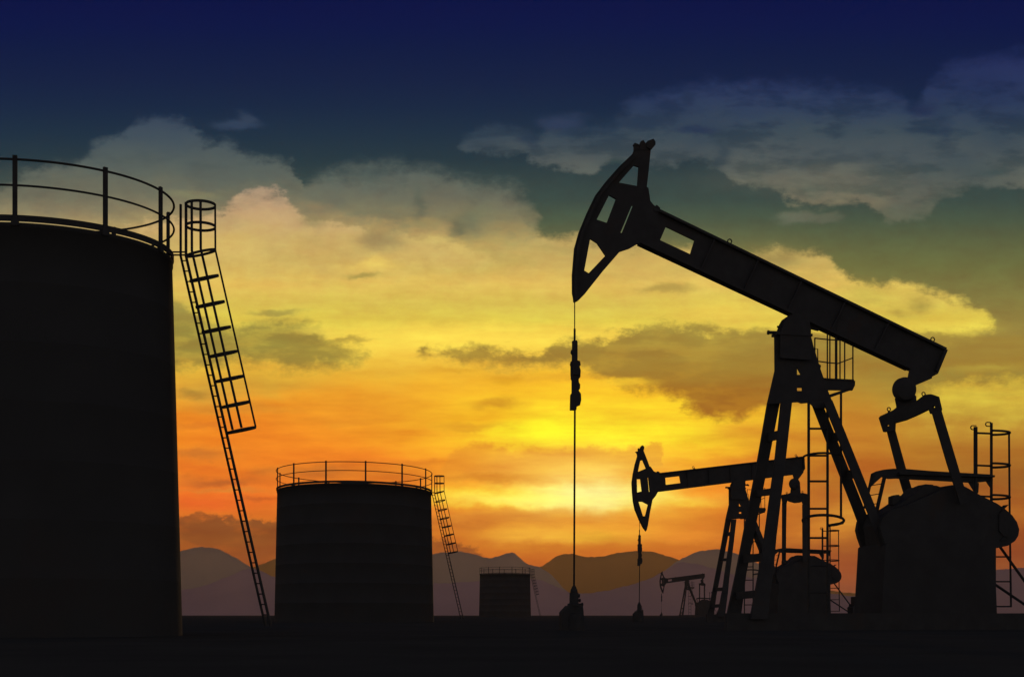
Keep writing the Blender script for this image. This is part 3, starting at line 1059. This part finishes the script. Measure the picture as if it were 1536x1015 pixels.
        # ---- crank arms with their counterweights
        cw = [(1432, 728), (1447, 731), (1467, 742), (1480, 748.7), (1493, 755), (1506, 764), (1516, 773), (1523, 783), (1526.3, 794), (1525, 803), (1520, 811), (1509.6, 818), (1493, 821.7),
              (1440, 826), (1380, 827), (1340, 826), (1300, 824), (1292, 820), (1287, 806), (1284.3, 795), (1286.7, 782), (1296, 773), (1320, 764), (1380, 740)]
        for s in (-1, 1):
            m = O()
            m.prism([[Vector((p.x, s * .62, p.z)) for p in wide(cw, .62)]], NW * .08)
            m.prism([[Vector((p.x, s * .62, p.z)) for p in wide([(1470, 762), (1488, 766), (1503, 777), (1511, 791), (1506, 803), (1490, 811), (1468, 813), (1456, 800), (1456, 776)], .62)]], NW * .13)
            m.build('counterweight', M_STEEL, root)
        # ---- walkway over the reducer
        m = O()
        m.prism([pl([(1307, 710), (1314, 706.5), (1325, 704), (1339.5, 702.5), (1358.7, 703), (1400, 706.3), (1488.7, 711.4), (1488.7, 721), (1459, 724), (1400, 720.5), (1358.7, 718.7), (1345, 717.5), (1332, 718), (1322, 715), (1312, 724), (1306, 730)])], NW * .02)
        m.prism([pl([(1345, 709), (1488, 713), (1488, 716), (1345, 712)])], NW * .14)
        m.prism([pl([(1452, 722), (1468, 724), (1467, 739), (1463, 740), (1458, 732)])], NW * .02)
        m.prism([pl([(1478, 720), (1487, 720), (1487, 733), (1482, 726)])], NW * .02)
        wk = m.build('walkway', M_STEEL, root)
        m = O()
        m.tube([T(1308.5, 711), T(1302.5, 738), T(1297, 762)], .04, 6)
        m.tube([T(1327.2, 713), T(1316.8, 758), T(1312, 780)], .052, 6)
        for y in (715, 726.5, 741.5, 756):
            f_ = (y - 711) / 50
            m.tube([T(1308.5 - 11 * f_, y + 1.5), T(1327.2 - 11 * f_, y - 1.5)], .014, 6)
        m.build('step_ladder', M_RAIL, wk)
        # ---- caged ladder behind the reducer
        m = O()
        m.tube([T(1463.3, 640), T(1463.3, 790)], .056, 8)
        m.tube([T(1487, 634), T(1487, 790)], .040, 8)
        for x, y in ((1458.7, 641), (1481, 636)):
            c = T(x, y)
            m.tube([c + Vector((.055 * math.cos(t) - .0, 0, .055 * math.sin(t))) for t in [math.pi * (.5 + k / 8) for k in range(9)]] + [c + Vector((.1, 0, -.055))], .016, 6)
            m.tube([c + Vector((0, 0, .055)), c + Vector((.12, 0, .055))], .016, 6)
        lad2 = m.build('ladder', M_RAIL, root)
        for y in (650, 698.5, 744.5, 790):
            MB().tube([T(1463, y - 1), T(1487, y)], .030, 6).build('rung', M_RAIL, lad2)
        for y in (834.6, 871.7, 909):
            MB().tube([T(1480, y), T(1516.5, y)], .024, 6).build('rung', M_RAIL, lad2)
        m = O()
        for y in (648, 697, 744.5):
            q = []
            for i in range(17):
                t = math.pi * (.5 - i / 16)
                q.append(T(1487 + 28 * math.cos(t), y - 3.2 * math.sin(t) + .6, .3 * math.sin(t) * -1))
            m.tube(q, .034, 6)
        m.tube([T(1513.5, 647), T(1514.5, 770), T(1516.5, 910)], .028, 6)
        m.build('safety_cage', M_RAIL, lad2)
        # ---- stair rails going down behind, motor box at their foot
        m = O()
        m.tube([T(1490, 806), T(1500.7, 820.5), T(1556, 898)], .038, 6)
        m.tube([T(1480, 868), T(1494, 877), T(1556, 919)], .038, 6)
        m.build('stair_rail', M_RAIL, root)
        m = O()
        bx = [(1540, 928), (1538, 898), (1543, 893), (1543, 886), (1549, 886), (1549, 864), (1575, 862), (1575, 928)]
        m.prism([wide(bx, .35)], NW * .35)
        m.build('motor_housing', M_STEEL, root)
        # ---- skid
        m = O()
        for s in (-1, 1):
            a, b = T(1089, 919, s * .95), T(1500, 919, s * .95)
            b.z = a.z
            a2, b2 = Vector((a.x, a.y, 0)), Vector((b.x + 1.3, b.y, 0))
            b.x += 1.3
            m.prism([[a, b, b2, a2]], NW * .09)
        for x in (-1.5, -.6, .5, 1.6, 3.0, 5.2):
            m.box((x, 0, .2), (.16, 1.7, .22))
        m.build('skid_frame', M_STEEL, root)
    else:
        for ch in children(shared):
            if ch.name.split('.')[0] in ('equalizer', 'pitman_arm', 'bridle_cable', 'carrier_bar', 'polished_rod'):
                continue
            c = copy_tree(ch, root)
            if ch.name.split('.')[0] in ('horse_head', 'walking_beam'):
                rotating.append(c)
                c.rotation_euler = (0, 0, 0)
                c.scale = (1.028, 1.0, 1.028)
    for o_ in rotating:
        o_.rotation_euler = (0, -tilt, 0)

    # ---- equalizer and pitman arms: they take the pose of this pump's stroke
    if variant == 0:
        eqp = [(1319.4, 627), (1321.7, 624), (1341, 615), (1346, 611), (1343.5, 598), (1350, 590), (1368, 588), (1373, 594), (1373.5, 603), (1388, 592), (1397, 591), (1407.5, 594.6), (1412, 613.8),
               (1410.5, 617), (1396.5, 620.6), (1394, 613.8), (1375, 623), (1358.7, 630), (1342.4, 634.5), (1341.8, 646), (1326, 647.8)]
        eyes = [(1333.3, 613.5), (1385.3, 590.7)]
        holes_ = [[(1330, 637.6), (1335, 637), (1335, 638.8), (1330, 639.2)], [(1399.5, 609.6), (1404, 608.8), (1404, 611), (1399.5, 611.8)]]
        pits = [([(1330.6, 646), (1342, 644), (1362, 716), (1378, 770), (1366, 774), (1349, 717)], 1.0), ([(1397.7, 617), (1411.3, 615), (1433, 688), (1452, 752), (1440, 756), (1420, 693)], -1.0)]
    else:
        def q(x, y):
            return (861 + (x - 962.5) / .453, 922 + (y - 922) / .453)
        eqp = [q(*p) for p in [(1174.5, 749), (1175.5, 746), (1184, 744), (1189, 742), (1190.5, 729), (1203.5, 729), (1204.5, 741), (1209, 740), (1216.5, 741), (1217.8, 750), (1216.5, 757), (1209, 757),
                               (1207, 753), (1203, 755), (1195, 756.5), (1186, 755), (1183, 753), (1182, 758), (1176, 758)]]
        eyes = [q(1182.5, 742.5), q(1208, 738.5)]
        holes_ = []
        pits = [([q(*p) for p in [(1175.3, 757), (1181.5, 757), (1180.8, 800), (1180.5, 846), (1175, 846), (1175.2, 800)]], 1.0),
                ([q(*p) for p in [(1209, 756), (1216.3, 756), (1216, 800), (1216, 842), (1209.5, 842), (1209.2, 800)]], -1.0)]
    # the bar runs from the far to the near pitman arm
    WL = 0.95
    xs_ = [p[0] for p in eqp]
    xm, xh = (min(xs_) + max(xs_)) / 2, (max(xs_) - min(xs_)) / 2

    def lat(x):
        return -WL * max(-1, min(1, (x - xm) / xh))
    m = MB()
    m.prism([[T(a, b, lat(a)) for a, b in eqp]] + [[T(a, b, lat(a)) for a, b in h][::-1] for h in holes_], Vector((.07, .03, 0)) * .6)
    eq = m.build('equalizer', M_STEEL, root)
    for x, y in eyes:
        c = T(x, y, lat(x))
        MB().tube([c + Vector((.05 * math.cos(t), 0, .05 * math.sin(t))) for t in [k_ * math.pi / 7 for k_ in range(14)]], .015, 6, True).tube(
            [c - Vector((0, 0, .05)), c - Vector((0, 0, .12))], .03, 6).build('lifting_eye', M_STEEL, eq)
    for pts, s in pits:
        m = MB()
        m.prism([[T(a, b, s * WL) for a, b in pts]], NW * .03)
        m.build('pitman_arm', M_STEEL, root)

    # ---- wireline, carrier bar and polished rod hanging from the head
    if variant == 0:
        cx_, ct, c0, sc_ = 861.7, 452, 511, 0
    else:
        cx_, ct, c0, sc_ = 861.7, 575, 651, 0
        if variant == 2:
            cx_, ct, c0 = 861.7, 575, 640
    m = MB()
    m.tube([T(cx_ + .3, ct), T(cx_ + .3, c0 - 14)], .014, 6)
    m.tube([T(cx_ + .3, c0 - 18), T(cx_ + .2, c0 + 4)], .028, 8)
    m.build('bridle_cable', M_CABLE, root)
    d = c0 - 511
    m = MB()
    m.prism([pl([(a, b + d) for a, b in [(859, 511), (864.5, 511), (865.3, 514), (865.3, 541), (869, 542), (870, 548), (868.3, 550), (870, 556), (869.5, 566), (867, 569), (867.3, 574), (869.3, 577), (869, 583),
                                         (867, 586), (870.3, 591), (870.8, 600), (869, 608), (864, 610), (863.6, 615), (855.7, 615), (856.2, 592), (858.3, 589), (858.3, 570),
                                         (857, 568), (857, 550), (855.8, 546), (857, 541.5), (858.6, 541), (858.8, 532), (856.8, 529), (857.3, 525), (859, 523)]])], NW * .07)
    m.prism([pl([(a, b + d) for a, b in [(857.5, 545), (867.5, 545), (867.5, 563), (857.5, 563)]])], NW * .12)
    m.build('carrier_bar', M_STEEL, root)
    m = MB()
    m.tube([T(cx_ + .6, 612 + d), T(cx_ - .7, 890)], .026, 8)
    m.build('polished_rod', M_CABLE, root)
    return root


PG = 'pumpjacks of the oil field'
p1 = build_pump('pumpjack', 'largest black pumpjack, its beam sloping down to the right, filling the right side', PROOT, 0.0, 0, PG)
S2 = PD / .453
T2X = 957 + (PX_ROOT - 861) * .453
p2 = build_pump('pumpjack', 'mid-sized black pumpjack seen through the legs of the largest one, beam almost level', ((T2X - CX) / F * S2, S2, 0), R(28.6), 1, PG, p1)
S3 = PD / .118
T3X = 991.5 + (PX_ROOT - 861) * .118
p3 = build_pump('pumpjack', 'tiny distant pumpjack in front of the hills, left of the bigger ones', ((T3X - CX) / F * S3, S3, 0), R(28.3), 2, PG, p1)


# ------------------------------------------------------------------ wellheads
def wellhead(root_loc, label, first=None):
    if first is None:
        base = T(860, 922)
        base = Vector((base.x, base.y, 0))
        root = empty('wellhead', root_loc, PTH)
        tag(root, label, 'wellhead', 'wellheads under the horse heads')
        z = lambda y: (HY - y) / F * 34.6 + EYE
        m = MB()
        m.lathe((0, 0, 0), (0, 0, 1), [(0, .24), (z(925), .24), (z(920), .22), (z(918), .13)], 20)
        m.box((-.12, 0, z(918)), (.42, .3, .1))
        m.prism([[Vector(p) for p in [(-.36, 0, 0), (-.36, 0, z(918)), (-.2, 0, z(908)), (.2, 0, z(908)), (.22, 0, z(918)), (.24, 0, 0)]]], NW * .14)
        m.build('casing_head', M_STEEL, root)
        m = MB()
        m.lathe((0, 0, z(921)), (0, 0, 1), [(0, .15), (z(909) - z(921), .15), (z(908) - z(921), .17), (z(905) - z(921), .17), (z(904) - z(921), .12), (z(888) - z(921), .115)], 16)
        m.build('pumping_tee', M_STEEL, root)
        m = MB()
        m.lathe((0, 0, z(888)), (0, 0, 1), [(0, .085), (.02, .1), (.1, .075), (.12, .055), (z(880) - z(888), .06), (z(878) - z(888), .03)], 14)
        m.build('stuffing_box', M_STEEL, root)
        for zz, xx in ((900, .13), (893, .11), (906, .2)):
            m = MB()
            m.tube([(0.05, 0, z(zz)), (xx + .03, 0, z(zz))], .03, 8)
            m.lathe((xx, 0, z(zz)), (1, 0, 0), [(0, .02), (.01, .05), (.04, .05), (.05, .02)], 10)
            m.build('valve', M_STEEL, root)
        return root
    r = copy_tree(first)
    r.location = root_loc
    r['label'] = label
    return r


def wh_loc(proot, th=PTH):
    b = T(861, 922)
    c, s = math.cos(th), math.sin(th)
    return (proot[0] + b.x * c - b.y * s, proot[1] + b.x * s + b.y * c, 0)


w1 = wellhead(wh_loc(p1.location), 'black wellhead under the long cable of the largest pumpjack')
w2 = wellhead(wh_loc(p2.location), 'small black wellhead under the cable of the mid-sized pumpjack', w1)
w3 = wellhead(wh_loc(p3.location), 'tiniest wellhead, below the distant pumpjack', w1)

# ------------------------------------------------------------------ haze
HZ = HTOP
m = MB()
m.box((0, 3400, (HZ - 3) / 2), (19000, 9400, HZ + 3))
hz = m.build('haze', None)
tag(hz, 'thin evening haze over the plain', kind='stuff')
hm = bpy.data.materials.new('evening_haze')
hm.use_nodes = True
hm.node_tree.nodes.clear()
pv = hm.node_tree.nodes.new('ShaderNodeVolumePrincipled')
pv.inputs['Color'].default_value = (0.78, 0.62, 0.60, 1)
pv.inputs['Density'].default_value = HDENS
pv.inputs['Anisotropy'].default_value = 0.45
mo = hm.node_tree.nodes.new('ShaderNodeOutputMaterial')
hm.node_tree.links.new(pv.outputs[0], mo.inputs['Volume'])
hz.data.materials.append(hm)
